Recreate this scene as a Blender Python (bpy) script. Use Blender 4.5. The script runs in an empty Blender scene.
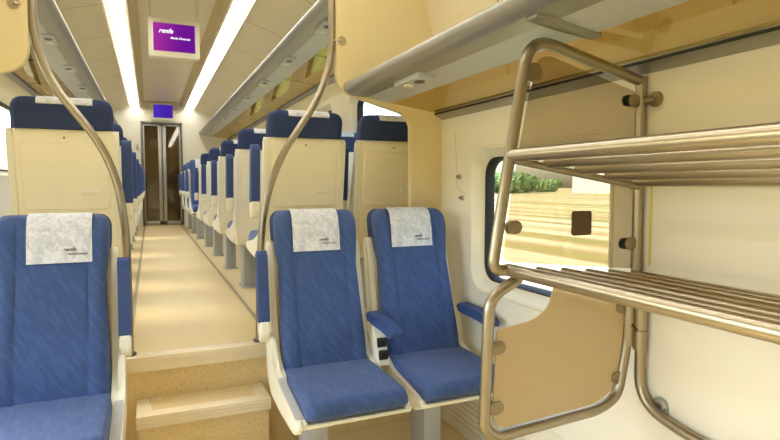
import bpy, bmesh, math, random
from mathutils import Vector, Matrix
random.seed(4)
PI = math.pi
COL = bpy.context.scene.collection
CZ = 1.28          # eye height above the lower datum
RF = 0.54          # raised floor height
LF = 0.05          # lower floor height
XC = 0.21          # middle of the aisle

# ---------------------------------------------------------------- colours and materials
def lin(c):
    c = c / 255.0
    return c / 12.92 if c <= 0.04045 else ((c + 0.055) / 1.055) ** 2.4
def rgb(r, g, b): return (lin(r), lin(g), lin(b), 1.0)

def mat(name, col, rough=0.5, metal=0.0, noise=0.0, nscale=8.0, bump=0.0, bscale=200.0, spec=0.5, coat=0.0):
    m = bpy.data.materials.new(name); m.use_nodes = True
    nt = m.node_tree; b = nt.nodes['Principled BSDF']
    b.inputs['Base Color'].default_value = col
    b.inputs['Roughness'].default_value = rough
    b.inputs['Metallic'].default_value = metal
    b.inputs['Specular IOR Level'].default_value = spec
    b.inputs['Coat Weight'].default_value = coat
    tc = nt.nodes.new('ShaderNodeTexCoord')
    if noise > 0:
        n = nt.nodes.new('ShaderNodeTexNoise'); n.inputs['Scale'].default_value = nscale; n.inputs['Detail'].default_value = 4
        nt.links.new(tc.outputs['Object'], n.inputs['Vector'])
        r = nt.nodes.new('ShaderNodeValToRGB')
        lo = tuple(c * (1 - noise) for c in col[:3]) + (1,)
        hi = tuple(min(1, c * (1 + noise * 0.5)) for c in col[:3]) + (1,)
        r.color_ramp.elements[0].color = lo; r.color_ramp.elements[1].color = hi
        r.color_ramp.elements[0].position = 0.3; r.color_ramp.elements[1].position = 0.7
        nt.links.new(n.outputs['Fac'], r.inputs['Fac'])
        nt.links.new(r.outputs['Color'], b.inputs['Base Color'])
    if bump > 0:
        n2 = nt.nodes.new('ShaderNodeTexNoise'); n2.inputs['Scale'].default_value = bscale
        nt.links.new(tc.outputs['Object'], n2.inputs['Vector'])
        bp = nt.nodes.new('ShaderNodeBump'); bp.inputs['Strength'].default_value = bump; bp.inputs['Distance'].default_value = 0.002
        nt.links.new(n2.outputs['Fac'], bp.inputs['Height'])
        nt.links.new(bp.outputs['Normal'], b.inputs['Normal'])
    return m

def fabric(name, base, light):
    """woven blue cloth with faint diagonal dashes"""
    m = mat(name, base, 0.85, bump=0.25, bscale=600)
    nt = m.node_tree; b = nt.nodes['Principled BSDF']
    b.inputs['Sheen Weight'].default_value = 0.15
    tc = nt.nodes.new('ShaderNodeTexCoord'); mp = nt.nodes.new('ShaderNodeMapping')
    mp.vector_type = 'TEXTURE'
    mp.inputs['Rotation'].default_value = (0, math.radians(58), 0)
    mp.inputs['Scale'].default_value = (1 / 16, 1 / 16, 1 / 70)
    nt.links.new(tc.outputs['Object'], mp.inputs['Vector'])
    n = nt.nodes.new('ShaderNodeTexNoise'); n.inputs['Scale'].default_value = 1.0; n.inputs['Detail'].default_value = 2
    nt.links.new(mp.outputs['Vector'], n.inputs['Vector'])
    r = nt.nodes.new('ShaderNodeValToRGB')
    r.color_ramp.elements[0].position = 0.45; r.color_ramp.elements[0].color = base
    r.color_ramp.elements[1].position = 0.62; r.color_ramp.elements[1].color = light
    nt.links.new(n.outputs['Fac'], r.inputs['Fac'])
    nt.links.new(r.outputs['Color'], b.inputs['Base Color'])
    return m

def glass(name, tint, refl=0.06, rough=0.02):
    """thin pane: transparent tint with a clear reflection by angle"""
    m = bpy.data.materials.new(name); m.use_nodes = True
    nt = m.node_tree; nt.nodes.clear()
    out = nt.nodes.new('ShaderNodeOutputMaterial')
    tr = nt.nodes.new('ShaderNodeBsdfTransparent'); tr.inputs['Color'].default_value = tint
    gl = nt.nodes.new('ShaderNodeBsdfGlossy'); gl.inputs['Roughness'].default_value = rough
    lw = nt.nodes.new('ShaderNodeLayerWeight'); lw.inputs['Blend'].default_value = 0.5
    pw = nt.nodes.new('ShaderNodeMath'); pw.operation = 'POWER'; pw.inputs[1].default_value = 4.0
    ml = nt.nodes.new('ShaderNodeMath'); ml.operation = 'MULTIPLY_ADD'; ml.inputs[1].default_value = 0.55; ml.inputs[2].default_value = refl
    nt.links.new(lw.outputs['Facing'], pw.inputs[0]); nt.links.new(pw.outputs[0], ml.inputs[0])
    mx = nt.nodes.new('ShaderNodeMixShader')
    nt.links.new(ml.outputs[0], mx.inputs['Fac'])
    nt.links.new(tr.outputs['BSDF'], mx.inputs[1]); nt.links.new(gl.outputs['BSDF'], mx.inputs[2])
    nt.links.new(mx.outputs['Shader'], out.inputs['Surface'])
    return m

def emit(name, col, strength):
    m = bpy.data.materials.new(name); m.use_nodes = True
    nt = m.node_tree; nt.nodes.clear()
    out = nt.nodes.new('ShaderNodeOutputMaterial'); e = nt.nodes.new('ShaderNodeEmission')
    e.inputs['Color'].default_value = col; e.inputs['Strength'].default_value = strength
    nt.links.new(e.outputs['Emission'], out.inputs['Surface'])
    return m

M = {}
M['cream'] = mat('cream_moulding', rgb(233, 228, 206), 0.38, noise=0.03, nscale=3)
M['wall'] = mat('cream_wall_panel', rgb(232, 229, 214), 0.42, noise=0.03, nscale=2)
M['bulk'] = mat('tan_partition', rgb(224, 208, 160), 0.4, noise=0.03, nscale=2)
M['shell'] = mat('ivory_shell', rgb(240, 232, 202), 0.38, noise=0.02, nscale=5)
M['white_shell'] = mat('white_shell', rgb(232, 228, 206), 0.35)
M['grey_shell'] = mat('grey_plastic', rgb(176, 178, 178), 0.45)
M['pedestal'] = mat('grey_painted_steel', rgb(168, 172, 174), 0.4, 0.2)
M['steel'] = mat('brushed_steel', rgb(168, 158, 138), 0.36, 1.0)
M['steel_light'] = mat('satin_steel', rgb(190, 180, 158), 0.32, 1.0)
M['alu'] = mat('anodised_aluminium', rgb(168, 168, 162), 0.38, 0.75)
M['alu_panel'] = mat('pale_grey_panel', rgb(196, 200, 204), 0.4, 0.25)
M['alu_dark'] = mat('dark_grey_metal', rgb(110, 106, 98), 0.4, 0.7)
M['black'] = mat('black_rubber', rgb(26, 26, 26), 0.6)
M['blue'] = fabric('blue_cloth', rgb(51, 76, 126), rgb(60, 86, 136))
M['navy'] = mat('navy_cloth', rgb(42, 58, 100), 0.85, bump=0.25, bscale=600, noise=0.12, nscale=60)
M['arm'] = mat('blue_arm_pad', rgb(48, 72, 124), 0.6, noise=0.05, nscale=30)
M['strip_light'] = None

def cover_mat():
    m = mat('grey_white_paper_cloth', rgb(205, 208, 212), 0.9, bump=0.1, bscale=400)
    nt = m.node_tree; b = nt.nodes['Principled BSDF']
    tc = nt.nodes.new('ShaderNodeTexCoord')
    n = nt.nodes.new('ShaderNodeTexNoise'); n.inputs['Scale'].default_value = 38; n.inputs['Detail'].default_value = 5; n.inputs['Distortion'].default_value = 1.2
    nt.links.new(tc.outputs['Object'], n.inputs['Vector'])
    r = nt.nodes.new('ShaderNodeValToRGB')
    r.color_ramp.elements[0].position = 0.38; r.color_ramp.elements[0].color = rgb(192, 196, 204)
    r.color_ramp.elements[1].position = 0.6; r.color_ramp.elements[1].color = rgb(220, 222, 225)
    nt.links.new(n.outputs['Fac'], r.inputs['Fac']); nt.links.new(r.outputs['Color'], b.inputs['Base Color'])
    return m
M['cover'] = cover_mat()
M['ink'] = mat('grey_ink', rgb(112, 108, 118), 0.8)
M['white_ink'] = emit('lit_white_letters', (1, 0.95, 1, 1), 1.1)

def floor_mat(name, a, b_, dark, scale=70):
    m = mat(name, a, 0.5)
    nt = m.node_tree; b = nt.nodes['Principled BSDF']
    b.inputs['Specular IOR Level'].default_value = 0.3
    tc = nt.nodes.new('ShaderNodeTexCoord')
    n = nt.nodes.new('ShaderNodeTexNoise'); n.inputs['Scale'].default_value = scale; n.inputs['Detail'].default_value = 3
    nt.links.new(tc.outputs['Object'], n.inputs['Vector'])
    r = nt.nodes.new('ShaderNodeValToRGB')
    e = r.color_ramp.elements
    e[0].position = 0.30; e[0].color = dark
    e[1].position = 0.42; e[1].color = a
    x = e.new(0.7); x.color = b_
    nt.links.new(n.outputs['Fac'], r.inputs['Fac']); nt.links.new(r.outputs['Color'], b.inputs['Base Color'])
    return m
M['floor'] = floor_mat('speckled_tan_vinyl', rgb(216, 198, 152), rgb(222, 205, 162), rgb(200, 178, 130), 260)
M['riser'] = floor_mat('speckled_gold_vinyl', rgb(216, 194, 146), rgb(222, 202, 156), rgb(190, 162, 112), 180)
M['nosing'] = mat('cream_nosing', rgb(230, 218, 190), 0.45, noise=0.05, nscale=10)
M['floor_trim'] = mat('grey_floor_trim', rgb(168, 160, 142), 0.4, 0.4)

def ceiling_mat():
    m = mat('cream_ceiling_panel', rgb(228, 216, 182), 0.42)
    nt = m.node_tree; b = nt.nodes['Principled BSDF']
    tc = nt.nodes.new('ShaderNodeTexCoord'); sp = nt.nodes.new('ShaderNodeSeparateXYZ')
    nt.links.new(tc.outputs['Object'], sp.inputs['Vector'])
    mo = nt.nodes.new('ShaderNodeMath'); mo.operation = 'PINGPONG'; mo.inputs[1].default_value = 0.5
    nt.links.new(sp.outputs['Y'], mo.inputs[0])
    lt = nt.nodes.new('ShaderNodeMath'); lt.operation = 'LESS_THAN'; lt.inputs[1].default_value = 0.006
    nt.links.new(mo.outputs[0], lt.inputs[0])
    mx = nt.nodes.new('ShaderNodeMix'); mx.data_type = 'RGBA'
    mx.inputs[6].default_value = rgb(228, 216, 182); mx.inputs[7].default_value = rgb(176, 150, 100)
    nt.links.new(lt.outputs[0], mx.inputs[0]); nt.links.new(mx.outputs[2], b.inputs['Base Color'])
    return m
M['ceiling'] = ceiling_mat()
M['ceiling_centre'] = mat('pale_ceiling_panel', rgb(232, 222, 196), 0.35, noise=0.02)
M['ceiling_rail'] = mat('tan_ceiling_rail', rgb(198, 180, 136), 0.4, 0.2)
M['light'] = emit('lit_diffuser', (1.0, 0.965, 0.90, 1), 9.5)
M['pane'] = glass('clear_pane', (0.93, 0.95, 0.93, 1))
M['bronze'] = glass('bronze_pane', (.765, .715, .625, 1))
def frosted(name, col, clear):
    m = mat(name, col, 0.35); nt = m.node_tree; b = nt.nodes['Principled BSDF']
    out = next(n for n in nt.nodes if n.type == 'OUTPUT_MATERIAL')
    tr = nt.nodes.new('ShaderNodeBsdfTransparent'); mx = nt.nodes.new('ShaderNodeMixShader'); mx.inputs['Fac'].default_value = clear
    nt.links.new(b.outputs['BSDF'], mx.inputs[1]); nt.links.new(tr.outputs['BSDF'], mx.inputs[2]); nt.links.new(mx.outputs['Shader'], out.inputs['Surface'])
    return m
M['frost'] = frosted('beige_frosted_panel', rgb(206, 184, 140), 0.2)
M['amber'] = glass('amber_pane', (.74, .64, .38, 1))
M['door_pane'] = glass('smoked_pane', (.72, .64, .46, 1))
M['clip'] = mat('grey_clip', rgb(150, 136, 110), 0.35, 0.6)
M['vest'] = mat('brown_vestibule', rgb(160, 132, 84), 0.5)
M['yellow'] = mat('yellow_strip', rgb(222, 206, 120), 0.5)

def screen_mat(name, a, b_, strength):
    m = bpy.data.materials.new(name); m.use_nodes = True
    nt = m.node_tree; nt.nodes.clear()
    out = nt.nodes.new('ShaderNodeOutputMaterial'); e = nt.nodes.new('ShaderNodeEmission')
    tc = nt.nodes.new('ShaderNodeTexCoord'); mp = nt.nodes.new('ShaderNodeMapping')
    mp.inputs['Scale'].default_value = (1.2, 1, 1.5); mp.inputs['Location'].default_value = (0.1, 0, 0.3)
    g = nt.nodes.new('ShaderNodeTexGradient'); g.gradient_type = 'EASING'
    nt.links.new(tc.outputs['Generated'], mp.inputs['Vector']); nt.links.new(mp.outputs['Vector'], g.inputs['Vector'])
    r = nt.nodes.new('ShaderNodeValToRGB'); r.color_ramp.elements[0].color = a; r.color_ramp.elements[1].color = b_
    nt.links.new(g.outputs['Fac'], r.inputs['Fac']); nt.links.new(r.outputs['Color'], e.inputs['Color'])
    e.inputs['Strength'].default_value = strength
    nt.links.new(e.outputs['Emission'], out.inputs['Surface'])
    return m
M['screen'] = screen_mat('purple_display', rgb(160, 44, 150), rgb(104, 20, 140), 0.9)
M['screen_blue'] = screen_mat('violet_display', rgb(70, 46, 180), rgb(66, 34, 160), 0.9)

# ---------------------------------------------------------------- mesh helpers
def new(): return bmesh.new()

def obj(name, bm, m, parent=None, smooth=True, ang=38):
    bmesh.ops.recalc_face_normals(bm, faces=bm.faces[:])
    if smooth:
        for f in bm.faces: f.smooth = True
        for e in bm.edges:
            if len(e.link_faces) == 2 and e.calc_face_angle(0) > math.radians(ang): e.smooth = False
    me = bpy.data.meshes.new(name); bm.to_mesh(me); bm.free()
    me.materials.append(m)
    o = bpy.data.objects.new(name, me); COL.objects.link(o)
    if parent is not None: o.parent = parent
    return o

def empty(name, loc=(0, 0, 0), rz=0.0):
    o = bpy.data.objects.new(name, None); COL.objects.link(o)
    o.location = loc; o.rotation_euler = (0, 0, rz); o.empty_display_size = 0.1
    return o

def tag(o, label=None, cat=None, group=None, kind=None):
    if label: o['label'] = label
    if cat: o['category'] = cat
    if group: o['group'] = group
    if kind: o['kind'] = kind
    return o

def struct(name, bm, m, smooth=True): return tag(obj(name, bm, m, None, smooth), kind='structure')

def box(bm, x0, x1, y0, y1, z0, z1, bev=0.0, seg=2):
    r = bmesh.ops.create_cube(bm, size=1.0)
    vs = r['verts']
    for v in vs:
        v.co = Vector(((x0 + x1) / 2 + v.co.x * (x1 - x0), (y0 + y1) / 2 + v.co.y * (y1 - y0), (z0 + z1) / 2 + v.co.z * (z1 - z0)))
    if bev > 0:
        es = set(e for v in vs for e in v.link_edges)
        bmesh.ops.bevel(bm, geom=list(es), offset=bev, segments=seg, profile=0.5, affect='EDGES')

def fillet(pts, r, n=6, closed=False):
    P = [Vector(p) for p in pts]; out = []
    N = len(P)
    for i in range(N):
        if not closed and i in (0, N - 1): out.append(P[i]); continue
        a, b, c = P[i - 1], P[i], P[(i + 1) % N]
        rr = r[i] if isinstance(r, (list, tuple)) else r
        d1 = (a - b); d2 = (c - b)
        t = min(rr, d1.length * 0.49, d2.length * 0.49)
        p1 = b + d1.normalized() * t; p2 = b + d2.normalized() * t
        for k in range(n + 1):
            s = k / n
            out.append(p1 * (1 - s) ** 2 + b * 2 * s * (1 - s) + p2 * s * s)
    return out

def tube(bm, pts, rad, seg=12, closed=False, flat=1.0):
    P = [Vector(p) for p in pts]
    Q = [P[0]]
    for p in P[1:]:
        if (p - Q[-1]).length > 1e-5: Q.append(p)
    if closed and (Q[0] - Q[-1]).length < 1e-5: Q.pop()
    P = Q; N = len(P); rings = []
    prev = None
    for i in range(N):
        if closed: t = (P[(i + 1) % N] - P[i - 1]).normalized()
        else: t = (P[min(i + 1, N - 1)] - P[max(i - 1, 0)]).normalized()
        if prev is None:
            u = t.orthogonal().normalized()
        else:
            u = prev - t * prev.dot(t)
            u = u.normalized() if u.length > 1e-6 else t.orthogonal().normalized()
        prev = u; w = t.cross(u)
        rings.append([bm.verts.new(P[i] + (u * math.cos(2 * PI * k / seg) + w * math.sin(2 * PI * k / seg)) * rad) for k in range(seg)])
    M_ = N if closed else N - 1
    for i in range(M_):
        a, b = rings[i], rings[(i + 1) % N]
        off = 0
        if closed and i == N - 1:
            off = min(range(seg), key=lambda o: (a[0].co - b[o].co).length)
        for k in range(seg):
            bm.faces.new((a[k], a[(k + 1) % seg], b[(k + 1 + off) % seg], b[(k + off) % seg]))
    if not closed:
        bm.faces.new(rings[0][::-1]); bm.faces.new(rings[-1])

def loft(bm, rings, closed=True, caps=True):
    R = [[bm.verts.new(p) for p in r] for r in rings]
    n = len(R[0])
    for a, b in zip(R, R[1:]):
        for k in range(n if closed else n - 1):
            bm.faces.new((a[k], a[(k + 1) % n], b[(k + 1) % n], b[k]))
    if caps and closed:
        bm.faces.new(R[0][::-1]); bm.faces.new(R[-1])

def plate(bm, outline, axis, c0, c1, bev=0.0, seg=2):
    """closed 2D outline extruded along an axis: 'x' outline=(y,z), 'y' outline=(x,z), 'z' outline=(x,y)"""
    def P(p, c):
        return {'x': (c, p[0], p[1]), 'y': (p[0], c, p[1]), 'z': (p[0], p[1], c)}[axis]
    a = [bm.verts.new(P(p, c0)) for p in outline]; b = [bm.verts.new(P(p, c1)) for p in outline]
    fa = bm.faces.new(a); fb = bm.faces.new(b[::-1])
    n = len(a)
    for k in range(n): bm.faces.new((a[k], b[k], b[(k + 1) % n], a[(k + 1) % n]))
    if bev > 0:
        es = list(fa.edges) + list(fb.edges)
        bmesh.ops.bevel(bm, geom=es, offset=bev, segments=seg, profile=0.5, affect='EDGES')

def f2(pts, r, n=5, closed=True):
    return [(p.x, p.y) for p in fillet([(a, b, 0) for a, b in pts], r, n, closed)]

def rrect(a0, a1, b0, b1, r, k=6):
    out = []
    for (cx, cy, s) in ((a1 - r, b1 - r, 0), (a0 + r, b1 - r, 90), (a0 + r, b0 + r, 180), (a1 - r, b0 + r, 270)):
        for i in range(k + 1):
            t = math.radians(s + 90 * i / k)
            out.append((cx + r * math.cos(t), cy + r * math.sin(t)))
    return out

def disc(bm, c, axis, rad, depth, seg=16):
    c = Vector(c); d = Vector(axis).normalized()
    tube(bm, [c, c + d * depth], rad, seg)

def text_mesh(name, body, size, m, parent, loc, rot, shear=0.3, bold=0.0, depth=0.0006, align='CENTER'):
    cu = bpy.data.curves.new(name, 'FONT'); cu.body = body; cu.size = size; cu.shear = shear
    cu.extrude = depth; cu.offset = bold; cu.align_x = align; cu.resolution_u = 3
    t = bpy.data.objects.new(name + '_tmp', cu); COL.objects.link(t)
    dg = bpy.context.evaluated_depsgraph_get(); dg.update()
    me = bpy.data.meshes.new_from_object(t.evaluated_get(dg))
    bpy.data.objects.remove(t); bpy.data.curves.remove(cu)
    me.materials.clear(); me.materials.append(m)
    o = bpy.data.objects.new(name, me); COL.objects.link(o)
    o.parent = parent; o.location = loc; o.rotation_euler = rot
    return o

# ---------------------------------------------------------------- the shell of the carriage
WR, WRL, WL = 1.46, 1.43, -1.04      # right wall upstairs, right wall by the entrance, left wall
YE, YP, YB = 11.2, 2.58, -1.7        # end wall, platform edge, wall behind
WT = 2.25

def side_wall(name, x, out, y0, y1, z0, z1, holes, first_n):
    bm = new()
    ys = y0
    def quad(a, b, c, d): bm.faces.new([bm.verts.new((x, p[0], p[1])) for p in (a, b, c, d)])
    for i, (ya, yb, za, zb, r) in enumerate(holes):
        ym0 = ys
        ym1 = y1 if i == len(holes) - 1 else (yb + holes[i + 1][0]) / 2
        L = rrect(ya, yb, za, zb, r); k = 7
        corners = [(ym1, z1), (ym0, z1), (ym0, z0), (ym1, z0)]
        iv = [bm.verts.new((x, p[0], p[1])) for p in L]
        cv = [bm.verts.new((x, p[0], p[1])) for p in corners]
        for c in range(4):
            for j in range(k - 1): bm.faces.new((iv[c * k + j], iv[c * k + j + 1], cv[c]))
            bm.faces.new((iv[c * k + k - 1], iv[(c * k + k) % 28], cv[(c + 1) % 4], cv[c]))
        ys = ym1
        # the window set into this opening
        s = out
        w = tag(empty('window_%d' % (first_n + i), (x, (ya + yb) / 2, za)), kind='structure')
        inv = Matrix.Translation(w.location).inverted()
        def ring(ins, dx, rr): return [inv @ Vector((x + s * dx, p[0], p[1])) for p in rrect(ya + ins, yb - ins, za + ins, zb - ins, rr)]
        b = new(); loft(b, [ring(-0.012, -0.002, r + .012), ring(-0.006, -0.008, r + .006), ring(0.004, -0.006, r), ring(0.028, 0.03, r - .01), ring(0.044, 0.05, r - .015)], caps=False)
        obj('window_frame', b, M['cream'], w)
        b = new(); loft(b, [ring(0.040, 0.047, r - .015), ring(0.047, 0.042, r - .015), ring(0.055, 0.056, r - .02), ring(0.056, 0.09, r - .02)], caps=False)
        obj('gasket', b, M['black'], w)
        b = new(); a = ring(0.055, 0.080, r - .02); c = ring(0.055, 0.084, r - .02); loft(b, [a, c])
        obj('pane', b, M['pane'], w)
    if not holes: quad((y0, z0), (y1, z0), (y1, z1), (y0, z1))
    return struct(name, bm, M['wall'])

up = [(2.82, 4.14, 1.36, 2.0, .08), (4.6, 5.96, 1.36, 2.0, .08), (6.42, 7.78, 1.36, 2.0, .08), (8.24, 9.6, 1.36, 2.0, .08)]
side_wall('wall_right_rear', WR, 1, 2.6, YE, RF, WT, up, 2)
side_wall('wall_right', WRL, 1, YB, 2.6, LF, 1.76, [(1.405, 2.285, 0.788, 1.455, .095)], 1)
side_wall('wall_left_rear', WL, -1, 2.6, YE, RF, WT, up, 6)
side_wall('wall_left', WL, -1, YB, 2.6, LF, WT, [(-1.3, .5, 0.60, 1.72, .085), (.75, 2.3, 0.60, 1.72, .085)], 10)

def sheet(name, prof, y0, y1, m, n=1):
    bm = new()
    loft(bm, [[(p[0], y0 + (y1 - y0) * i / n, p[1]) for p in prof] for i in range(n + 1)], closed=False, caps=False)
    return struct(name, bm, m)
def mir(prof): return [(2 * XC - p[0], p[1]) for p in prof]
cr = f2([(.80, 2.725), (1.16, 2.60), (1.40, 2.42), (WR, WT)], .12, 4, False)
sheet('ceiling_right', cr, 2.6, YE, M['ceiling'])
cl = f2([(-.31, 2.725), (-.72, 2.60), (-.98, 2.42), (WL, WT)], .12, 4, False)
sheet('ceiling_left', cl, YB, YE, M['ceiling'])
sheet('ceiling_right_entrance', f2([(.80, 2.725), (1.16, 2.58), (1.33, 2.26), (WRL, 1.76)], .15, 5, False), YB, 2.6, M['ceiling'])
sheet('ceiling', [(-.06, 2.84), (.55, 2.84)], YB, YE, M['ceiling_centre'])
sheet('trim_1', f2([(.55, 2.84), (.57, 2.73), (.63, 2.72)], .01, 2, False), YB, YE, M['ceiling_rail'])
sheet('trim_2', f2([(-.06, 2.84), (-.08, 2.73), (-.14, 2.72)], .01, 2, False), YB, YE, M['ceiling_rail'])
bm = new()
box(bm, .615, .805, YB, YE, 2.735, 2.765); struct('trim_3', bm, M['ceiling_rail'])
bm = new()
box(bm, -.315, -.125, YB, YE, 2.735, 2.765); struct('trim_4', bm, M['ceiling_rail'])

# floors
bm = new(); box(bm, WL, WR, YP + .02, YE + 1.6, RF - .06, RF); struct('floor_raised', bm, M['floor'], False)
bm = new(); box(bm, WL, WRL, YB, YP + .02, LF - .06, LF); struct('floor', bm, M['floor'], False)
bm = new(); box(bm, WL, WR, YP, YP + .02, LF, RF); struct('wall_platform', bm, M['riser'], False)
bm = new(); box(bm, -.13, .50, YP - .022, YP + .05, RF - .062, RF + .004, .004)
for k in range(3): box(bm, -.13, .50, YP - .024, YP - .02, RF - .05 + k * .016, RF - .044 + k * .016)
struct('trim_5', bm, M['nosing'])
bm = new(); box(bm, .515, .535, YP + .04, YE, RF, RF + .006, .002); struct('trim_6', bm, M['floor_trim'])
bm = new(); box(bm, -.118, -.098, YP + .04, YE, RF, RF + .006, .002); struct('trim_7', bm, M['floor_trim'])
# heater casing along the foot of the wall
bm = new()
plate(bm, f2([(WRL, LF), (WRL, .32), (WRL - .03, .30), (WRL - .05, .27), (WRL - .05, LF)], .01, 2), 'y', -.5, YP)
for k in range(6): box(bm, WRL - .056, WRL - .05, -.5, YP - .01, .10 + k * .028, .114 + k * .028)
struct('baseboard_right', bm, M['cream'])
# end walls
DX0, DX1, DT = -.135, .585, 2.47
bm = new()
box(bm, WL, DX0, YE, YE + .06, RF, 2.9); box(bm, DX1, WR, YE, YE + .06, RF, 2.9); box(bm, DX0, DX1, YE, YE + .06, DT, 2.9)
struct('wall_end', bm, M['wall'], False)
bm = new(); box(bm, WL - .1, WR + .1, YB - .06, YB, LF, 2.9); struct('wall_behind', bm, M['wall'], False)
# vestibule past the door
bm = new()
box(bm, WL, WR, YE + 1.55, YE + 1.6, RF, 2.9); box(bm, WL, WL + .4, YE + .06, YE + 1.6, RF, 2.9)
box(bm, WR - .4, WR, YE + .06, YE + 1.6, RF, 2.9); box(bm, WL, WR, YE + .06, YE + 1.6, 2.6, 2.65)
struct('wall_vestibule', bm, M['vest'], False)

v = tag(empty('vestibule_fill_lamp', (.2, YE + .8, 2.59)), 'small added fill lamp brightening the vestibule behind the glass end door', 'ceiling light')  # invented lamp, put in to brighten the view through the door panes
bm = new(); disc(bm, (.2, YE + .8, 2.599), (0, 0, -1), .16, .02, 24); b2 = new(); disc(b2, (.2, YE + .8, 2.578), (0, 0, -1), .14, .01, 24)
for nm_, b_, m_ in (('casing', bm, M['cream']), ('diffuser', b2, M['light'])):
    bmesh.ops.translate(b_, verts=b_.verts[:], vec=-Vector(v.location)); obj(nm_, b_, m_, v)
bm = new(); tube(bm, fillet([(WRL, 2.288, 1.238), (WRL, 2.37, 1.245), (WRL, 2.43, 1.27), (WRL, 2.45, 1.55)], .03, 5), .0015, 6); struct('trim_8', bm, M['ceiling_rail'])
# sliding door, two leaves
d = tag(empty('door_1', ((DX0 + DX1) / 2, YE, RF)), kind='structure')
bm = new()
hw = (DX1 - DX0) / 2; H = DT - RF
box(bm, -hw, -hw + .035, -.03, .06, 0, H, .004); box(bm, hw - .035, hw, -.03, .06, 0, H, .004); box(bm, -hw, hw, -.03, .06, H - .04, H, .004)
obj('door_frame', bm, M['alu_dark'], d)
for s in (-1, 1):
    a, b = (-hw + .04, -.008) if s < 0 else (.008, hw - .04)
    bm = new()
    box(bm, a, a + .06 if s > 0 else a + .02, 0, .03, .02, H - .045, .003); box(bm, b - .06 if s < 0 else b - .02, b, 0, .03, .02, H - .045, .003)
    box(bm, a, b, 0, .03, .02, .08, .003); box(bm, a, b, 0, .03, H - .075, H - .045, .003)
    lf = obj('door_leaf', bm, M['alu'], d)
    bm = new(); box(bm, a + .015, b - .015, .012, .018, .07, H - .065); obj('pane', bm, M['door_pane'], lf)

# ---------------------------------------------------------------- partitions (bulkheads) at the platform edge
def bulk_outline(sx=1):
    o = f2([(.845, 2.76), (.845, 1.745), (1.247, 1.640), (1.252, RF), (WR - .004, RF), (WR - .004, 2.1), (1.36, 2.40), (1.15, 2.58), (.93, 2.68)],
           [.01, .09, .05, .02, .02, .1, .05, .1, .01], 6)
    return o if sx > 0 else [(2 * XC - p[0], p[1]) for p in o]
p = empty('partition', (0, 0, 0)); p.location = (1.15, YP + .03, RF)
def part_at(root, name, bm, m, parent=None):
    """build in world coordinates, then hang under root"""
    bmesh.ops.translate(bm, verts=bm.verts[:], vec=-Vector(root.location))
    return obj(name, bm, m, parent or root)
tag(p, 'cream partition panel with a curved cut-out, right of the aisle at the step', 'partition')
bm = new(); plate(bm, bulk_outline(1), 'y', YP + .012, YP + .05, .006, 2); part_at(p, 'panel', bm, M['bulk'])
p2 = empty('partition', (-.7, YP + .03, RF))
tag(p2, 'cream partition panel at the left edge, left of the aisle above the front seat', 'partition')
bm = new(); plate(bm, [(max(q[0], WL + .004), q[1]) for q in bulk_outline(-1)], 'y', YP + .012, YP + .05, .006, 2); part_at(p2, 'panel', bm, M['bulk'])

# ---------------------------------------------------------------- curved handrails beside the steps
def handrail(pts, label, knob_z, kx):
    root = tag(empty('handrail', (pts[-1][0], YP + .035, RF)), label, 'handrail', None)
    bm = new()
    tube(bm, fillet([(x, YP + .035, z) for x, z in pts], .14, 8), .0165, 14)
    part_at(root, 'pole', bm, M['steel'])
    bm = new(); disc(bm, (pts[-1][0], YP + .035, RF), (0, 0, 1), .026, .014); part_at(root, 'floor_flange', bm, M['alu_dark'])
    bm = new(); disc(bm, (kx, YP + .028, knob_z), (0, -1, 0), .022, .02); part_at(root, 'fixing_knob', bm, M['steel_light'])
    bm = new(); tube(bm, [(pts[0][0], YP + .03, knob_z), (kx, YP + .008, knob_z)], .008, 10); part_at(root, 'bracket', bm, M['steel'])
    return root
handrail([(.83, 2.72), (.83, 1.90), (.76, 1.70), (.57, 1.42), (.492, 1.20), (.468, .95), (.458, RF)], 'bent steel handrail right of the aisle running up to the right partition', 1.985, .873)
handrail([(-.425, 2.72), (-.41, 1.87), (-.36, 1.70), (-.19, 1.465), (-.125, 1.30), (-.098, 1.08), (-.098, RF)], 'bent steel handrail left of the aisle crossing the left seat back', 1.99, -.47)

# ---------------------------------------------------------------- seats
def yf(z): return 0.185 * (z - .45) / .67          # front face of the backrest
def yb(z): return 0.175 + .11 * max(0, (z - .5)) / .62   # rear face of the shell
def half(z):
    if z < .5: return .186
    if z < .88: return .186 - .010 * (z - .5) / .38
    return .176 + .014 * math.sin(min(1, (z - .88) / .16) * PI / 2)
ZT = 1.12
def ring_back(z, w, y0, y1, grooves=True):
    """closed section of the cushioned back, front side first"""
    out = []; n = 36; yc = (y0 + y1) / 2; t = (y1 - y0) / 2; e = 5.0
    for k in range(n):
        a = 2 * PI * (k + .5) / n
        c, s = math.cos(a), math.sin(a)
        x = w * math.copysign(abs(c) ** (2 / e), c); y = yc + t * math.copysign(abs(s) ** (2 / 2.6), s)
        out.append([x, y, z])
    return out

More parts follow.
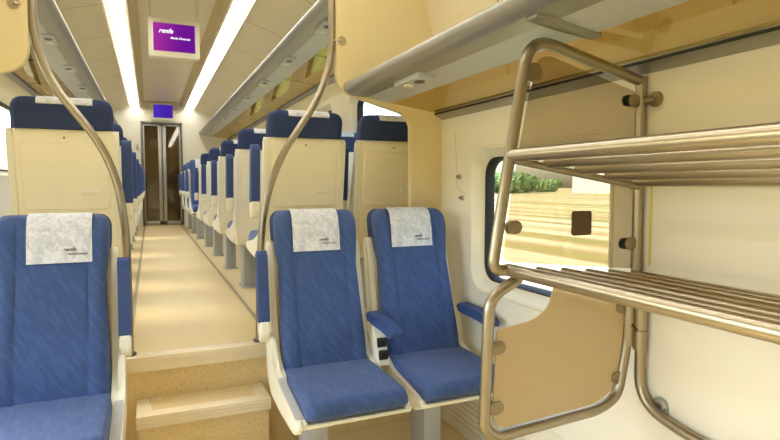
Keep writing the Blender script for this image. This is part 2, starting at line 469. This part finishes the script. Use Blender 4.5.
def backrest_bm():
    bm = new(); nx = 40
    zs = [.42 + i * (ZT - .05 - .42) / 44 for i in range(45)] + [ZT - .05 + .05 * math.sin(t * PI / 2 / 6) for t in range(1, 7)]
    rings = []
    for z in zs:
        zz = min(z, ZT - .05)
        sh = 0.0 if z <= ZT - .05 else 1 - math.sqrt(max(0, 1 - ((z - ZT + .05) / .05) ** 2))
        w = half(zz) - .038 * sh
        y0 = yf(z) + .035 * sh; y1 = yf(z) + .085 - .03 * sh
        if z > .95: y1 = min(y1, yb(z) + .005)
        r = []
        for i in range(nx + 1):                       # front side
            u = -1 + 2 * i / nx
            x = w * u
            edge = 1 - (1 - min(1, (1 - abs(u)) / .16)) ** 2
            y = y0 + (.03 * (1 - math.sqrt(max(0, edge))))
            ax = abs(x)
            y += .0055 * math.exp(-((ax - .115) / .005) ** 2)           # long seams
            if ax < .115:
                y += .006 * math.exp(-((z - .665) / .006) ** 2)         # lumbar seam
                y += .002 * math.sin((ax / .115) * PI / 2 + PI / 2) * .0
            if ax > .115: y -= .006 * math.sin((ax - .115) / (w - .115 + 1e-6) * PI) if w > .12 else 0
            y += .004 * math.exp(-((z - .945) / .006) ** 2)
            y -= .010 * math.exp(-((z - 1.04) / .05) ** 2)              # head bolster
            y -= .006 * math.exp(-((z - .58) / .07) ** 2)               # lumbar bolster
            r.append((x, y, z))
        for i in range(nx + 1):                       # rear side
            u = 1 - 2 * i / nx
            x = w * u
            edge = min(1, (1 - abs(u)) / .1)
            r.append((x, y1 - .02 * (1 - math.sqrt(edge)), z))
        rings.append(r)
    loft(bm, rings)
    bmesh.ops.remove_doubles(bm, verts=bm.verts[:], dist=.0004)
    return bm

def cushion_bm():
    bm = new()
    nx, prof = 30, []
    pts = f2([(.10, .36), (.10, .475), (-.05, .475), (-.385, .472), (-.40, .415), (-.34, .385)], [.01, .05, .05, .03, .03, .05], 6)
    rings = []
    for i in range(nx + 1):
        u = -1 + 2 * i / nx
        x = .197 * u
        e = 1 - min(1, (1 - abs(u)) / .14); k = 1 - .10 * (1 - math.sqrt(max(0, 1 - e * e)))
        r = []
        for (y, z) in pts:
            zz = .40 + (z - .40) * (1 - .35 * (1 - math.sqrt(max(0, 1 - e * e)))) if z > .40 else z
            yy = y if y > -.3 else -.3 + (y + .3) * (1 - .25 * e * e)
            if abs(abs(x) - .118) < .005 and z > .45: zz -= .003
            r.append((x, yy, zz))
        rings.append(r)
    loft(bm, rings)
    return bm

def side_plate(s):
    bm = new()
    o = f2([(-.372, .375), (-.362, .400), (-.28, .415), (-.10, .440), (.03, .475), (.09, .52), (.127, .62), (.190, .86), (.218, .985), (.262, .985), (.246, .87), (.19, .55), (.165, .42), (.08, .36), (-.10, .345), (-.30, .360)],
           .03, 4)
    a, b = (.189, .214) if s > 0 else (-.214, -.189)
    plate(bm, o, 'x', a, b, .007, 2)
    return bm

def arm_up(s, off):
    x = s * off
    o = f2([(.075, .655), (.115, .925), (.125, .955), (.160, .955), (.170, .925), (.145, .655)], .014, 4)
    bm = new(); plate(bm, o, 'x', x - .022, x + .022, .010, 3)
    b2 = new(); o2 = f2([(.065, .60), (.073, .668), (.147, .668), (.135, .585), (.10, .565)], .02, 4)
    plate(b2, o2, 'x', x - .020, x + .020, .008, 3)
    return bm, b2
def arm_down(s, off):
    x = s * off
    o = f2([(-.225, .622), (-.215, .646), (-.10, .668), (.065, .672), (.07, .635), (-.02, .626), (-.12, .622), (-.20, .610)], .02, 4)
    bm = new(); plate(bm, o, 'x', x - .026, x + .026, .011, 3)
    return bm

MESH = {}
def shared(name, key, maker, m, parent):
    if key not in MESH:
        o = obj(name, maker(), m, parent); MESH[key] = o.data; return o
    o = bpy.data.objects.new(name, MESH[key]); COL.objects.link(o); o.parent = parent
    return o

def shell_bm():
    bm = new(); rings = []
    zs = [.34, .36, .45, .55, .65, .75, .85, .93, .975, .985]
    for z in zs:
        w = .215 - .018 * max(0, (z - .5)) / .48
        k = .006 if z in (.34, .985) else 0
        y1 = yb(z) - k; y0 = y1 - .035 + k * 2
        rings.append([(-w + k, y0, z), (-w + k, y1 - .012, z), (-w + .012 + k, y1, z), (w - .012 - k, y1, z), (w - k, y1 - .012, z), (w - k, y0, z)])
    loft(bm, rings); return bm
def tray_bm():
    bm = new()
    def pt(x, z, d): return (x, yb(z) + d, z)
    L = [(x, z) for x, z in rrect(-.168, .168, .635, .925, .02)]
    rings = [[pt(x, z, -.004) for x, z in L], [pt(x, z, .004) for x, z in L], [pt(x * .985, .78 + (z - .78) * .985, .007) for x, z in L]]
    loft(bm, rings); return bm
def latch_bm():
    bm = new(); y = yb(.715) + .006
    box(bm, -.135, -.060, y - .004, y + .008, .703, .727, .004)
    return bm
def screw_bm():
    bm = new(); disc(bm, (0, yb(.95) - .002, .95), (0, 1, 0), .0045, .005, 10); return bm
def cover_bm():
    bm = new(); pa = []
    for i in range(12):
        z = .945 + i * (1.065 - .945) / 11
        pa.append((yf(z) - .0055 - .010 * math.exp(-((z - 1.04) / .05) ** 2), z))
    yt0 = yf(ZT) + .035; yt1 = yf(ZT) + .055
    for t in range(1, 7):
        a = t / 6 * PI / 2
        y0 = pa[11][0]
        pa.append((y0 + (yt0 - y0) * (1 - math.cos(a)), 1.065 + (ZT + .006 - 1.065) * math.sin(a)))
    yr = yb(1.09) + .013
    for t in range(0, 5):
        a = t / 4 * PI / 2
        pa.append((yt1 + (yr - yt1) * math.sin(a), 1.095 + (ZT + .006 - 1.095) * math.cos(a)))
    pa.append((yr, 1.092))
    rings = []
    for x in [-.116 + .212 * i / 12 for i in range(13)]:
        rings.append([(x, y, z) for y, z in pa] + [(x, y + (.003 if i < 14 else -.003), z - (.003 if 11 < i < 24 else 0)) for i, (y, z) in reversed(list(enumerate(pa)))])
    loft(bm, rings); return bm
def headrear_bm():
    bm = new(); nx = 24; rings = []
    for z in [.987 + i * (ZT - .05 - .987) / 8 for i in range(9)] + [ZT - .05 + .05 * math.sin(t * PI / 2 / 6) for t in range(1, 7)]:
        zz = min(z, ZT - .05)
        sh = 0.0 if z <= ZT - .05 else 1 - math.sqrt(max(0, 1 - ((z - ZT + .05) / .05) ** 2))
        w = half(zz) - .038 * sh + .003
        y0 = yf(z) + .040 + .012 * sh; y1 = yb(z) + .010 - .03 * sh
        r = [(-w, y0, z), (-w, (y0 + y1) / 2, z)]
        for i in range(nx + 1):
            u = -1 + 2 * i / nx
            r.append((w * u, y1 - .022 * (1 - math.sqrt(min(1, (1 - abs(u)) / .12))), z))
        r += [(w, (y0 + y1) / 2, z), (w, y0, z)]
        rings.append(r)
    loft(bm, rings); return bm
def pedestal_bm(ox, tall):
    bm = new(); box(bm, ox - .042, ox + .042, -.17, -.03, 0, .325, .008)
    box(bm, ox - .055, ox + .055, -.19, -.01, 0, .012, .004)
    return bm
def beam_bm():
    bm = new(); box(bm, -.212, .212, -.368, -.34, .372, .388, .005)
    box(bm, -.19, .19, -.26, .08, .322, .345, .006); return bm
def inset_bm(s):
    bm = new(); a, b = (.210, .236) if s > 0 else (-.236, -.210)
    o = f2([(-.385, .368), (-.378, .400), (-.28, .418), (-.10, .446), (.02, .485), (.075, .60), (.15, .60), (.15, .43), (.06, .362), (-.10, .348), (-.32, .350)], .025, 4)
    plate(bm, o, 'x', a, b, .010, 3); return bm
def insert_bm(s):
    bm = new(); a, b = (.203, .231) if s > 0 else (-.231, -.203)
    o = [(-.345, .406), (-.28, .4195), (-.10, .4475), (-.06, .462), (-.06, .465), (-.10, .4505), (-.28, .4225), (-.345, .409)]
    plate(bm, o, 'x', a, b); return bm

def make_seat(loc, rz, label, arms, ped, group, letters=True, cat='seat', up_off=.237, console=False, tray=True, inset=0):
    r = tag(empty('train_seat', loc, rz), label, cat, group)
    shared('seat_cushion', 'cushion', cushion_bm, M['blue'], r)
    bk = shared('backrest', 'back', backrest_bm, M['blue'], r)
    shared('shell', 'shell', shell_bm, M['shell'], r)
    for s in (-1, 1): shared('side_plate', 'plate%d' % s, lambda: side_plate(s), M['white_shell'], r)
    if inset:
        sc_ = shared('side_cover', 'inset%d' % inset, lambda: inset_bm(inset), M['white_shell'], r)
        shared('insert', 'insert%d' % inset, lambda: insert_bm(inset), M['grey_shell'], sc_)
    shared('headrest_back', 'hrear', headrear_bm, M['navy'], r)
    cv = shared('headrest_cover', 'cover', cover_bm, M['cover'], r)
    if letters:
        z = 1.0; lean = math.atan(.185 / .67)
        def on(z): return yf(z) - .0075 - .010 * math.exp(-((z - 1.04) / .05) ** 2)
        t = text_mesh('lettering', 'renfe', .020, M['ink'], cv, (.022, on(.992), .988), (PI / 2 - lean * .6, 0, 0), .35, .0004)
        t2 = text_mesh('lettering', 'Media Distancia', .0105, M['ink'], cv, (.047, on(.978), .974), (PI / 2 - lean * .6, 0, 0), .3)
    if tray:
        t = shared('tray_table', 'tray', tray_bm, M['shell'], r)
        shared('latch', 'latch', latch_bm, M['cream'], t)
        shared('screw', 'screw', screw_bm, M['alu_dark'], r)
    for s, st in arms.items():
        if st == 'up':
            k = 'up%d%.3f' % (s, up_off)
            if k not in MESH:
                a, b = arm_up(s, up_off)
                ao = obj('armrest', a, M['arm'], r); bo = obj('armrest_hinge', b, M['white_shell'], ao)
                MESH[k] = ao.data; MESH[k + 'b'] = bo.data
            else:
                ao = bpy.data.objects.new('armrest', MESH[k]); COL.objects.link(ao); ao.parent = r
                bo = bpy.data.objects.new('armrest_hinge', MESH[k + 'b']); COL.objects.link(bo); bo.parent = ao
        elif st == 'down':
            shared('armrest', 'down%d' % s, lambda: arm_down(s, .218), M['arm'], r)
    if console:
        bm = new(); x = .231
        o = f2([(-.045, .47), (-.03, .62), (.03, .62), (.04, .47)], .01, 3)
        plate(bm, o, 'x', x - .014, x + .014, .004)
        c = obj('socket_panel', bm, M['white_shell'], r)
    shared('seat_beam', 'beam', beam_bm, M['white_shell'], r)
    shared('pedestal', 'ped%.2f' % ped, lambda: pedestal_bm(ped, .325), M['pedestal'], r)
    return r

FY = 2.21
s1 = make_seat((.680, FY, LF), 0, 'blue cloth seat facing the camera, left one of the pair right of the steps', {-1: 'up', 1: 'down'}, -.10, 'blue seats facing the camera at the front', inset=-1, up_off=.253)
s2 = make_seat((1.148, FY, LF), 0, 'blue cloth seat facing the camera between its neighbour and the window', {1: 'down'}, -.06, 'blue seats facing the camera at the front')
s3 = make_seat((-.338, FY, LF), 0, 'blue cloth seat facing the camera left of the steps, cut by the left edge', {1: 'up'}, .05, 'blue seats facing the camera at the front', inset=1)
for c_ in s3.children:
    if c_.name.startswith('headrest_cover'): c_.location.x = .035
# socket console between the pair, carried by the left seat
bm = new()
plate(bm, f2([(-.070, .455), (-.010, .615), (.035, .615), (.015, .455)], .01, 3), 'x', .202, .251, .004)
con = obj('socket_panel', bm, M['white_shell'], s1)
for k in range(2):
    bm = new()
    zc = .502 + k * .050; yc = -.054 + k * .019
    box(bm, .206, .247, yc - .012, yc + .003, zc - .020, zc + .020, .003)
    tube(bm, [(.2265 + .014 * math.cos(t), yc - .013, zc + .014 * math.sin(t)) for t in [2 * PI * q / 16 for q in range(16)]], .003, 8, True)
    obj('socket', bm, M['black'], con)

ordn = ['first', 'second', 'third', 'fourth', 'fifth']
PITCH = .99
for i in range(5):
    y = 3.035 + PITCH * i
    aisle = {1: 'up', -1: 'up'}
    t = 'cream seat back with navy headrest'
    make_seat((.740, y, RF), PI, '%s right of the aisle, %s row from the steps' % (t, ordn[i]), aisle, .09, 'seats right of the aisle seen from behind', letters=False, up_off=.240)
    make_seat((-.338, y, RF), PI, '%s left of the aisle, %s row from the steps' % (t, ordn[i]), {-1: 'up'}, -.09, 'seats left of the aisle seen from behind', letters=False, up_off=.240)
    if i < 2:
        make_seat((1.232, y, RF), PI, '%s by the right window, %s row from the steps' % (t, ordn[i]), {}, .0, 'window seats seen from behind', letters=False)
fo = ['nearest', 'second nearest', 'farthest']
for i in range(3):
    y = 8.25 + .97 * i
    make_seat((.722, y, RF), 0, 'distant blue seat facing the camera right of the aisle, %s of three' % fo[i], {-1: 'up'}, -.09, 'far seats facing the camera', letters=False)
    make_seat((-.338, y, RF), 0, 'distant blue seat facing the camera left of the aisle, %s of three' % fo[i], {1: 'up'}, .09, 'far seats facing the camera', letters=False)

# ---------------------------------------------------------------- steps
st = tag(empty('step', (.195, 2.46, LF)), 'speckled gold entrance step with a cream nosing below the aisle floor', 'step')
TZ = .355; X0, X1, YF_ = -.075, .463, 2.37
bm = new(); plate(bm, [(YF_ + .015, LF), (YF_ + .015, TZ - .01), (YP - .001, TZ - .01), (YP - .001, LF)], 'x', X0 + .008, X1 - .008); part_at(st, 'riser', bm, M['riser'])
bm = new()
plate(bm, [(X0, YP - .001), (X0, YF_), (X1, YF_), (X1, YP - .001), (X1 - .055, YP - .001), (X1 - .055, YF_ + .05), (X0 + .055, YF_ + .05), (X0 + .055, YP - .001)], 'z', TZ - .055, TZ, .006)
for k in range(3): box(bm, X0 + .005, X1 - .005, YF_ - .002, YF_ + .002, TZ - .046 + k * .014, TZ - .041 + k * .014)
part_at(st, 'nosing', bm, M['nosing'])
bm = new(); box(bm, X0 + .055, X1 - .055, YF_ + .05, YP - .001, TZ - .02, TZ - .002); part_at(st, 'tread', bm, M['floor'])

# ---------------------------------------------------------------- luggage rack, right foreground
LY = 1.28
rk = tag(empty('luggage_rack', (1.15, .7, LF)), 'tall steel tube luggage rack with bronze panels in the right foreground', 'luggage rack')
T = .0165
def tpath(pts, r, y=LY): return fillet([(x, y, z) for x, z in pts], r, 8)
bm = new()
tube(bm, tpath([(1.412, 1.00), (1.412, 1.605), (.982, 1.700), (.893, 1.20), (.868, 1.045), (.93, 1.043)], [0, .012, .09, .1, .06, 0]), T, 14)
disc(bm, (1.412, LY, 1.585), (0, 0, 1), T + .001, .034, 14)
part_at(rk, 'side_frame', bm, M['steel'])
bm = new()
o = f2([(1.392, 1.02), (1.392, 1.570), (1.01, 1.660), (.928, 1.25), (.905, 1.075), (.925, 1.065)], [.005, .02, .06, .1, .04, .01], 6)
plate(bm, o, 'y', LY - .003, LY + .003); pn = part_at(rk, 'tinted_panel', bm, M['bronze'])
bm = new(); plate(bm, rrect(1.142, 1.214, 1.133, 1.206, .006), 'y', LY - .010, LY - .0035, .002); part_at(rk, 'label_plate', bm, mat('brown_plate', rgb(92, 70, 42), .5), pn)
# lower hinged frame
bm = new()
lo = [(1.383, 1.0), (1.383, .80), (1.345, .615), (1.27, .582), (.885, .565), (.846, .60), (.86, .97), (.95, 1.012), (.965, 1.03)]
tube(bm, tpath(lo, [0, .1, .07, .07, .06, .06, .09, .05, 0]), T, 14)
gt = part_at(rk, 'lower_frame', bm, M['steel'])
bm = new()
o = f2([(1.362, .99), (1.362, .80), (1.33, .645), (1.26, .605), (.905, .588), (.873, .62), (.885, .875), (1.02, .893), (1.066, .925), (1.085, .985)], [.005, .08, .06, .06, .05, .04, .01, .05, .06, .005], 6)
plate(bm, o, 'y', LY - .003, LY + .003); part_at(rk, 'lower_panel', bm, M['frost'], gt)
# wall frame
bm = new()
tube(bm, fillet([(1.408, LY - .028, 1.0), (1.408, LY - .028, .60), (1.408, LY - .20, .557), (1.408, -.1, .557)], [0, .10, .10, 0], 8), T, 14)
tube(bm, fillet([(1.408, -.1, .557), (1.408, -.22, .60), (1.408, -.22, 1.62)], [0, .1, 0], 8), T, 14)
part_at(rk, 'wall_frame', bm, M['steel'])
bm = new()
for z in (.775, .848):
    tube(bm, [(1.383, LY, z), (1.383, LY, z + .062)], .0215, 14)
    tube(bm, [(1.406, LY - .028, z - .01), (1.406, LY - .028, z + .052)], .0215, 14)
part_at(rk, 'hinge', bm, M['steel'])
# wall brackets
def lug(y, z, name='wall_bracket'):
    bm = new()
    plate(bm, [(y + .026 * math.cos(t), z + .026 * math.sin(t)) for t in [math.radians(a) for a in range(0, 181, 15)]] + [(y - .026, z - .045), (y + .026, z - .045)], 'x', 1.418, 1.4295, .002)
    lg = part_at(rk, name, bm, M['alu'])
    bm = new(); disc(bm, (1.419, y, z), (-1, 0, 0), .010, .004, 12); part_at(rk, 'bolt', bm, M['alu_dark'], lg)
lug(1.185, .605)
bm = new(); disc(bm, (1.428, LY - .045, 1.545), (-1, 0, 0), .024, .010); tube(bm, [(1.412, LY, 1.545), (1.425, LY - .045, 1.545)], .010, 10); part_at(rk, 'wall_bracket', bm, M['clip'])
# panel clips
def clip(x, z, dx, par):
    bm = new()
    ln = .05
    o = rrect(min(x, x + dx * ln), max(x, x + dx * ln), z - .019, z + .019, .018)
    plate(bm, o, 'y', LY - .009, LY + .009, .003); part_at(rk, 'panel_clip', bm, M['clip'], par)
for x, z, dx in ((.912, 1.164, 1), (1.405, 1.543, -1), (1.405, 1.10, -1)): clip(x, z, dx, rk)
for x, z in ((1.357, 1.543), (1.357, 1.10)):
    bm = new(); disc(bm, (x, LY + .007, z), (0, -1, 0), .017, .013); part_at(rk, 'rubber_stop', bm, M['black'])
bm = new(); disc(bm, (1.0, LY + .006, 1.600), (0, -1, 0), .026, .012); part_at(rk, 'panel_clip', bm, M['clip'])
for x, z, dx in ((.862, .825, 1), (.858, .652, 1), (1.366, .676, -1), (1.378, .90, -1)): clip(x, z, dx, gt)
# shelves: long tubes towards the camera on tilted cross bars
def shelf(za, zb, n, label_m):
    first = None
    xs = [.925 + (1.385 - .925) * i / (n - 1) for i in range(n)]
    bm = new(); r0 = .0185
    tube(bm, [(xs[0], LY + .006, za), (xs[0], -.2, za)], r0, 16)
    root = part_at(rk, 'shelf', bm, M['steel_light'])
    for i, x in enumerate(xs[1:], 1):
        z = za + (zb - za) * i / (n - 1)
        bm = new(); tube(bm, [(x, LY - .012, z), (x, -.2, z)], .0145, 12)
        part_at(rk, 'shelf_bar', bm, M['steel_light'], root)
    for y in (LY - .012, .54, -.19):
        bm = new(); tube(bm, [(xs[0], y, za - .012), (1.41, y, zb - .016)], .011, 10)
        part_at(rk, 'cross_bar', bm, M['steel'], root)
shelf(1.364, 1.293, 5, 0)
shelf(1.043, 1.003, 6, 0)

# ---------------------------------------------------------------- overhead luggage shelves
def overhead(name, label, y0, y1, zo, side, lamps, brackets, xw, xl=.895, struts=False):
    def X(x): return x if side > 0 else 2 * XC - x
    xw_ = xw
    root = tag(empty(name, (X(1.15), (y0 + y1) / 2, zo)), label, 'luggage rack', None)
    bm = new()
    o = f2([(xl - .016, .125), (xl - .016, .102), (xl + .012, .076), (xl + .12, .070), (xl + .07, .095), (xl + .008, .146)], [.008, .015, .02, .01, .03, .012], 5)
    plate(bm, [(X(p[0]), p[1] + zo) for p in o], 'y', y0, y1); part_at(root, 'front_lip', bm, M['alu'])
    bm = new()
    xm = xl + .235
    o = [(xl + .06, .078), (xm, .050), (xm, .058), (xl + .06, .088)]
    plate(bm, [(X(p[0]), p[1] + zo) for p in o], 'y', y0, y1); part_at(root, 'shelf_panel', bm, M['alu_panel'])
    bm = new()
    o = [(xm, .051), (xw_ - .03, .013), (xw_ - .03, .019), (xm, .057)]
    plate(bm, [(X(p[0]), p[1] + zo) for p in o], 'y', y0, y1); part_at(root, 'tinted_glass', bm, M['amber'])
    bm = new()
    o = f2([(xw_ - .045, .028), (xw_ - .045, .004), (xw_ - .001, -.022), (xw_ - .001, .028)], .004, 2)
    plate(bm, [(X(p[0]), p[1] + zo) for p in o], 'y', y0, y1); part_at(root, 'wall_rail', bm, M['alu'])
    bm = new()
    box(bm, min(X(xw_ - .049), X(xw_ - .045)), max(X(xw_ - .049), X(xw_ - .045)), y0, y1, zo + .003, zo + .012); part_at(root, 'rubber_seal', bm, M['black'])
    for y in lamps:
        bm = new()
        xa, xb = X(xl + .07), X(xl + .15)
        box(bm, min(xa, xb), max(xa, xb), y - .12, y + .12, zo + .052, zo + .078, .008)
        lp = part_at(root, 'reading_lamp', bm, M['alu_panel'])
        for k in (-.05, .05):
            bm = new(); disc(bm, (X(xl + .11), y + k, zo + .052), (0, 0, -1), .022, .006, 16); part_at(root, 'lamp_lens', bm, M['alu_dark'] if k < 0 else M['white_shell'], lp)
    for y in (brackets if struts else []):
        bm = new()
        o = f2([(xl + .03, .066), (xm + .02, .040), (xm + .02, .052), (xl + .03, .09)], .004, 2)
        plate(bm, [(X(p[0]), p[1] + zo) for p in o], 'y', y - .022, y + .022, .003); part_at(root, 'bracket', bm, M['alu'])
    for y in brackets:
        bm = new()
        o = [(xm, .058), (xw_ - .03, .020), (xw_ - .03, .030), (xm, .068)]
        plate(bm, [(X(p[0]), p[1] + zo) for p in o], 'y', y + .2, y + .212)
        part_at(root, 'divider', bm, M['alu_dark'])
    return root
overhead('overhead_rack', 'grey overhead luggage rack with amber glass above the right window and tube rack', -.4, YP + .006, 1.649, 1, [2.06], [1.20], WRL, struts=True)
ys = [3.3 + PITCH * i for i in range(8)]
overhead('overhead_rack', 'long overhead luggage rack above the seats right of the aisle', YP + .06, YE - .002, 2.185, 1, ys, [y + .5 for y in ys[:-1]], WR)
overhead('overhead_rack', 'long overhead luggage rack above the seats left of the aisle', YP + .06, YE - .002, 2.185, -1, ys, [y + .5 for y in ys[:-1]], 2 * XC - WL)

# ---------------------------------------------------------------- ceiling lights
for xc, nm in ((.702, 'right'), (-.216, 'left')):
    r = tag(empty('ceiling_light', (xc, 5.8, 2.735)), 'long lit strip light along the ceiling, %s of the hanging screen' % nm, 'ceiling light', None)
    n = 9; ya = .55
    for k in range(n):
        y = ya + k * (YE - ya - .05) / n
        bm = new()
        rings = []
        for yy in (y + .006, y + (YE - ya - .05) / n - .006):
            rings.append([(xc + .060 * math.cos(t), yy, 2.734 - .022 * math.sin(t)) for t in [PI * j / 10 for j in range(11)]])
        loft(bm, rings); part_at(r, 'diffuser', bm, M['light'])
    bm = new()
    for s in (-1, 1): box(bm, xc + s * .083 - .006, xc + s * .083 + .006, ya, YE - .05, 2.705, 2.736, .003)
    part_at(r, 'housing', bm, M['cream'])

# ---------------------------------------------------------------- screens
s = tag(empty('ceiling_screen', (.218, 5.0, 2.36)), 'purple lit information screen in a cream case hung from the ceiling', 'screen')
bm = new(); plate(bm, rrect(.018, .416, 2.355, 2.665, .012), 'y', 5.0, 5.09, .008); cs = part_at(s, 'case', bm, M['cream'])
bm = new(); box(bm, .055, .379, 4.994, 5.001, 2.398, 2.625, .002); dp = part_at(s, 'display', bm, M['screen'])
for x in (.022, .392):
    bm = new(); box(bm, x, x + .02, 5.02, 5.07, 2.60, 2.84, .004); part_at(s, 'bracket', bm, M['cream'])
text_mesh('lettering', 'renfe', .052, M['white_ink'], dp, (.150 - .218, -.008, 2.545 - 2.36), (PI / 2, 0, 0), .35, .001)
text_mesh('lettering', 'Media Distancia', .024, M['white_ink'], dp, (.262 - .218, -.008, 2.50 - 2.36), (PI / 2, 0, 0), .3, .0005)
s = tag(empty('door_screen', (.258, YE, 2.52)), 'small violet screen on the end wall above the glass door', 'screen')
bm = new(); plate(bm, rrect(.03, .49, 2.50, 2.82, .01), 'y', YE - .04, YE, .006); part_at(s, 'case', bm, M['cream'])
bm = new(); box(bm, .092, .424, YE - .044, YE - .039, 2.545, 2.785, .002); part_at(s, 'display', bm, M['screen_blue'])
s = tag(empty('wall_sign', (-.19, YE - .006, 1.94)), 'tiny white pictogram sign on the end wall left of the glass door', 'sign')
bm = new(); box(bm, -.225, -.155, YE - .008, YE, 1.93, 2.06, .002); part_at(s, 'plate', bm, M['white_shell'])
bm = new()
disc(bm, (-.19, YE - .008, 2.03), (0, -1, 0), .013, .002, 12); box(bm, -.21, -.17, YE - .010, YE - .008, 1.962, 1.975); box(bm, -.21, -.19, YE - .010, YE - .008, 1.975, 2.012); box(bm, -.215, -.165, YE - .010, YE - .008, 1.942, 1.950)
part_at(s, 'pictogram', bm, M['ink'])

# ---------------------------------------------------------------- small things on the right wall
for z, y, nm in ((1.327, 2.40, 'upper'), (1.222, 2.372, 'lower')):
    h = tag(empty('coat_hook', (WRL, y, z)), 'small grey peg on the cream wall beside the window, %s of two' % nm, 'hook')
    bm = new(); disc(bm, (WRL, y, z), (-1, 0, 0), .013, .010, 14); part_at(h, 'wall_mount', bm, M['grey_shell'])
    bm = new(); disc(bm, (WRL - .01, y, z), (-1, 0, 0), .007, .012, 12); part_at(h, 'peg', bm, M['clip'])
bm = new(); box(bm, WRL - .0015, WRL, 1.240, 1.250, 1.03, 1.30)
tag(obj('yellow_strip', bm, M['yellow']), 'narrow yellow strip on the wall behind the luggage rack post', 'strip')

# ---------------------------------------------------------------- outside
def ground_mat():
    m = mat('dry_field', rgb(226, 208, 140), 0.95)
    nt = m.node_tree; b = nt.nodes['Principled BSDF']
    b.inputs['Specular IOR Level'].default_value = 0
    tc = nt.nodes.new('ShaderNodeTexCoord'); mp = nt.nodes.new('ShaderNodeMapping')
    mp.inputs['Scale'].default_value = (.34, .010, 1)
    nt.links.new(tc.outputs['Object'], mp.inputs['Vector'])
    n = nt.nodes.new('ShaderNodeTexNoise'); n.inputs['Scale'].default_value = 1.0; n.inputs['Detail'].default_value = 5
    nt.links.new(mp.outputs['Vector'], n.inputs['Vector'])
    r = nt.nodes.new('ShaderNodeValToRGB'); e = r.color_ramp.elements
    e[0].position = .36; e[0].color = rgb(118, 132, 66)
    e[1].position = .47; e[1].color = rgb(150, 134, 94)
    x = e.new(.56); x.color = rgb(192, 184, 156)
    x = e.new(.68); x.color = rgb(136, 136, 84)
    nt.links.new(n.outputs['Fac'], r.inputs['Fac']); nt.links.new(r.outputs['Color'], b.inputs['Base Color'])
    return m
bm = new(); box(bm, -300, 400, -150, 500, -1.3, -1.2)
tag(obj('ground', bm, ground_mat(), None, False), kind='structure')
M['leaf'] = mat('bush_leaves', rgb(112, 138, 82), 0.9, noise=0.5, nscale=1.6)
cam_th = math.atan(240 / 550 * math.cos(math.atan(34 / 550))); cam_ph = math.atan(34 / 550)
def bearing(px, dist):
    a = cam_th + math.atan((px - 390) / 550)
    return (dist * math.sin(a), dist * math.cos(a))
def bush(px, dist, w, h, label):
    x, y = bearing(px, dist)
    bm = new()
    for k in range(7):
        s_ = random.uniform(.5, .8)
        r = bmesh.ops.create_icosphere(bm, subdivisions=4, radius=1)
        ox, oy, oz = random.uniform(-.6, .6) * w, random.uniform(-.4, .4) * w, random.uniform(.25, .6) * h
        for v in r['verts']:
            n = 1 + .18 * math.sin(v.co.x * 9 + k) * math.sin(v.co.y * 8) + random.uniform(-.14, .14)
            v.co = Vector((ox + v.co.x * s_ * w * .6 * n, oy + v.co.y * s_ * w * .6 * n, max(0, oz + v.co.z * s_ * h * .55 * n)))
    o = obj('bush', bm, M['leaf'], None); o.location = (x, y, -1.2)
    tag(o, label, 'bush', 'bushes beyond the window')
bush(497, 190, 11, 8.5, 'pale green bushy tree outside in the far left strip of the window')
bush(521, 215, 11, 8.5, 'green bushy tree beyond the field, just right of the rack post')
bush(549, 240, 9, 7.0, 'low green bushy tree beyond the field, left of the white building')
x, y = bearing(594, 200)
h = tag(empty('building', (x, y, -1.2)), 'long white building outside beyond the field, top right of the window', 'building')
h.rotation_euler = (0, 0, -cam_th - .36)
bm = new(); box(bm, -7, 11, -3, 3, 0, 6.2); obj('wall', bm, mat('white_render', rgb(238, 236, 230), .8), h)
bm = new(); plate(bm, [(-3.4, 6.1), (3.4, 6.1), (0, 7.6)], 'x', -7.4, 11.4); obj('roof', bm, mat('pale_roof', rgb(226, 216, 204), .8), h)

# ---------------------------------------------------------------- light from the sky
sc = bpy.context.scene
w = bpy.data.worlds.new('sky'); sc.world = w; w.use_nodes = True
nt = w.node_tree; bg = nt.nodes['Background']
sk = nt.nodes.new('ShaderNodeTexSky'); sk.sky_type = 'NISHITA'; sk.sun_disc = False
sk.sun_elevation = math.radians(48); sk.sun_rotation = math.radians(-60); sk.air_density = 1.0; sk.dust_density = 4.0; sk.ozone_density = 1.0
nt.links.new(sk.outputs['Color'], bg.inputs['Color']); bg.inputs['Strength'].default_value = 1.1

# ---------------------------------------------------------------- camera
cd = bpy.data.cameras.new('camera'); cam = bpy.data.objects.new('camera', cd); COL.objects.link(cam)
fw = Vector((math.sin(cam_th) * math.cos(cam_ph), math.cos(cam_th) * math.cos(cam_ph), -math.sin(cam_ph)))
rt = Vector((math.cos(cam_th), -math.sin(cam_th), 0)); upv = rt.cross(fw)
mw = Matrix((rt, upv, -fw)).transposed().to_4x4(); mw.translation = (0, 0, CZ)
cam.matrix_world = mw
cd.sensor_width = 36; cd.sensor_fit = 'HORIZONTAL'; cd.lens = 550 / 780 * 36; cd.clip_start = .02; cd.clip_end = 2000
sc.camera = cam
sc.view_settings.view_transform = 'Standard'; sc.view_settings.look = 'None'; sc.view_settings.gamma = 1; sc.view_settings.use_curve_mapping = False
sc.view_settings.exposure = 0.30
sc.cycles.use_denoising = True
sc.cycles.max_bounces = 14; sc.cycles.diffuse_bounces = 8; sc.cycles.transparent_max_bounces = 16
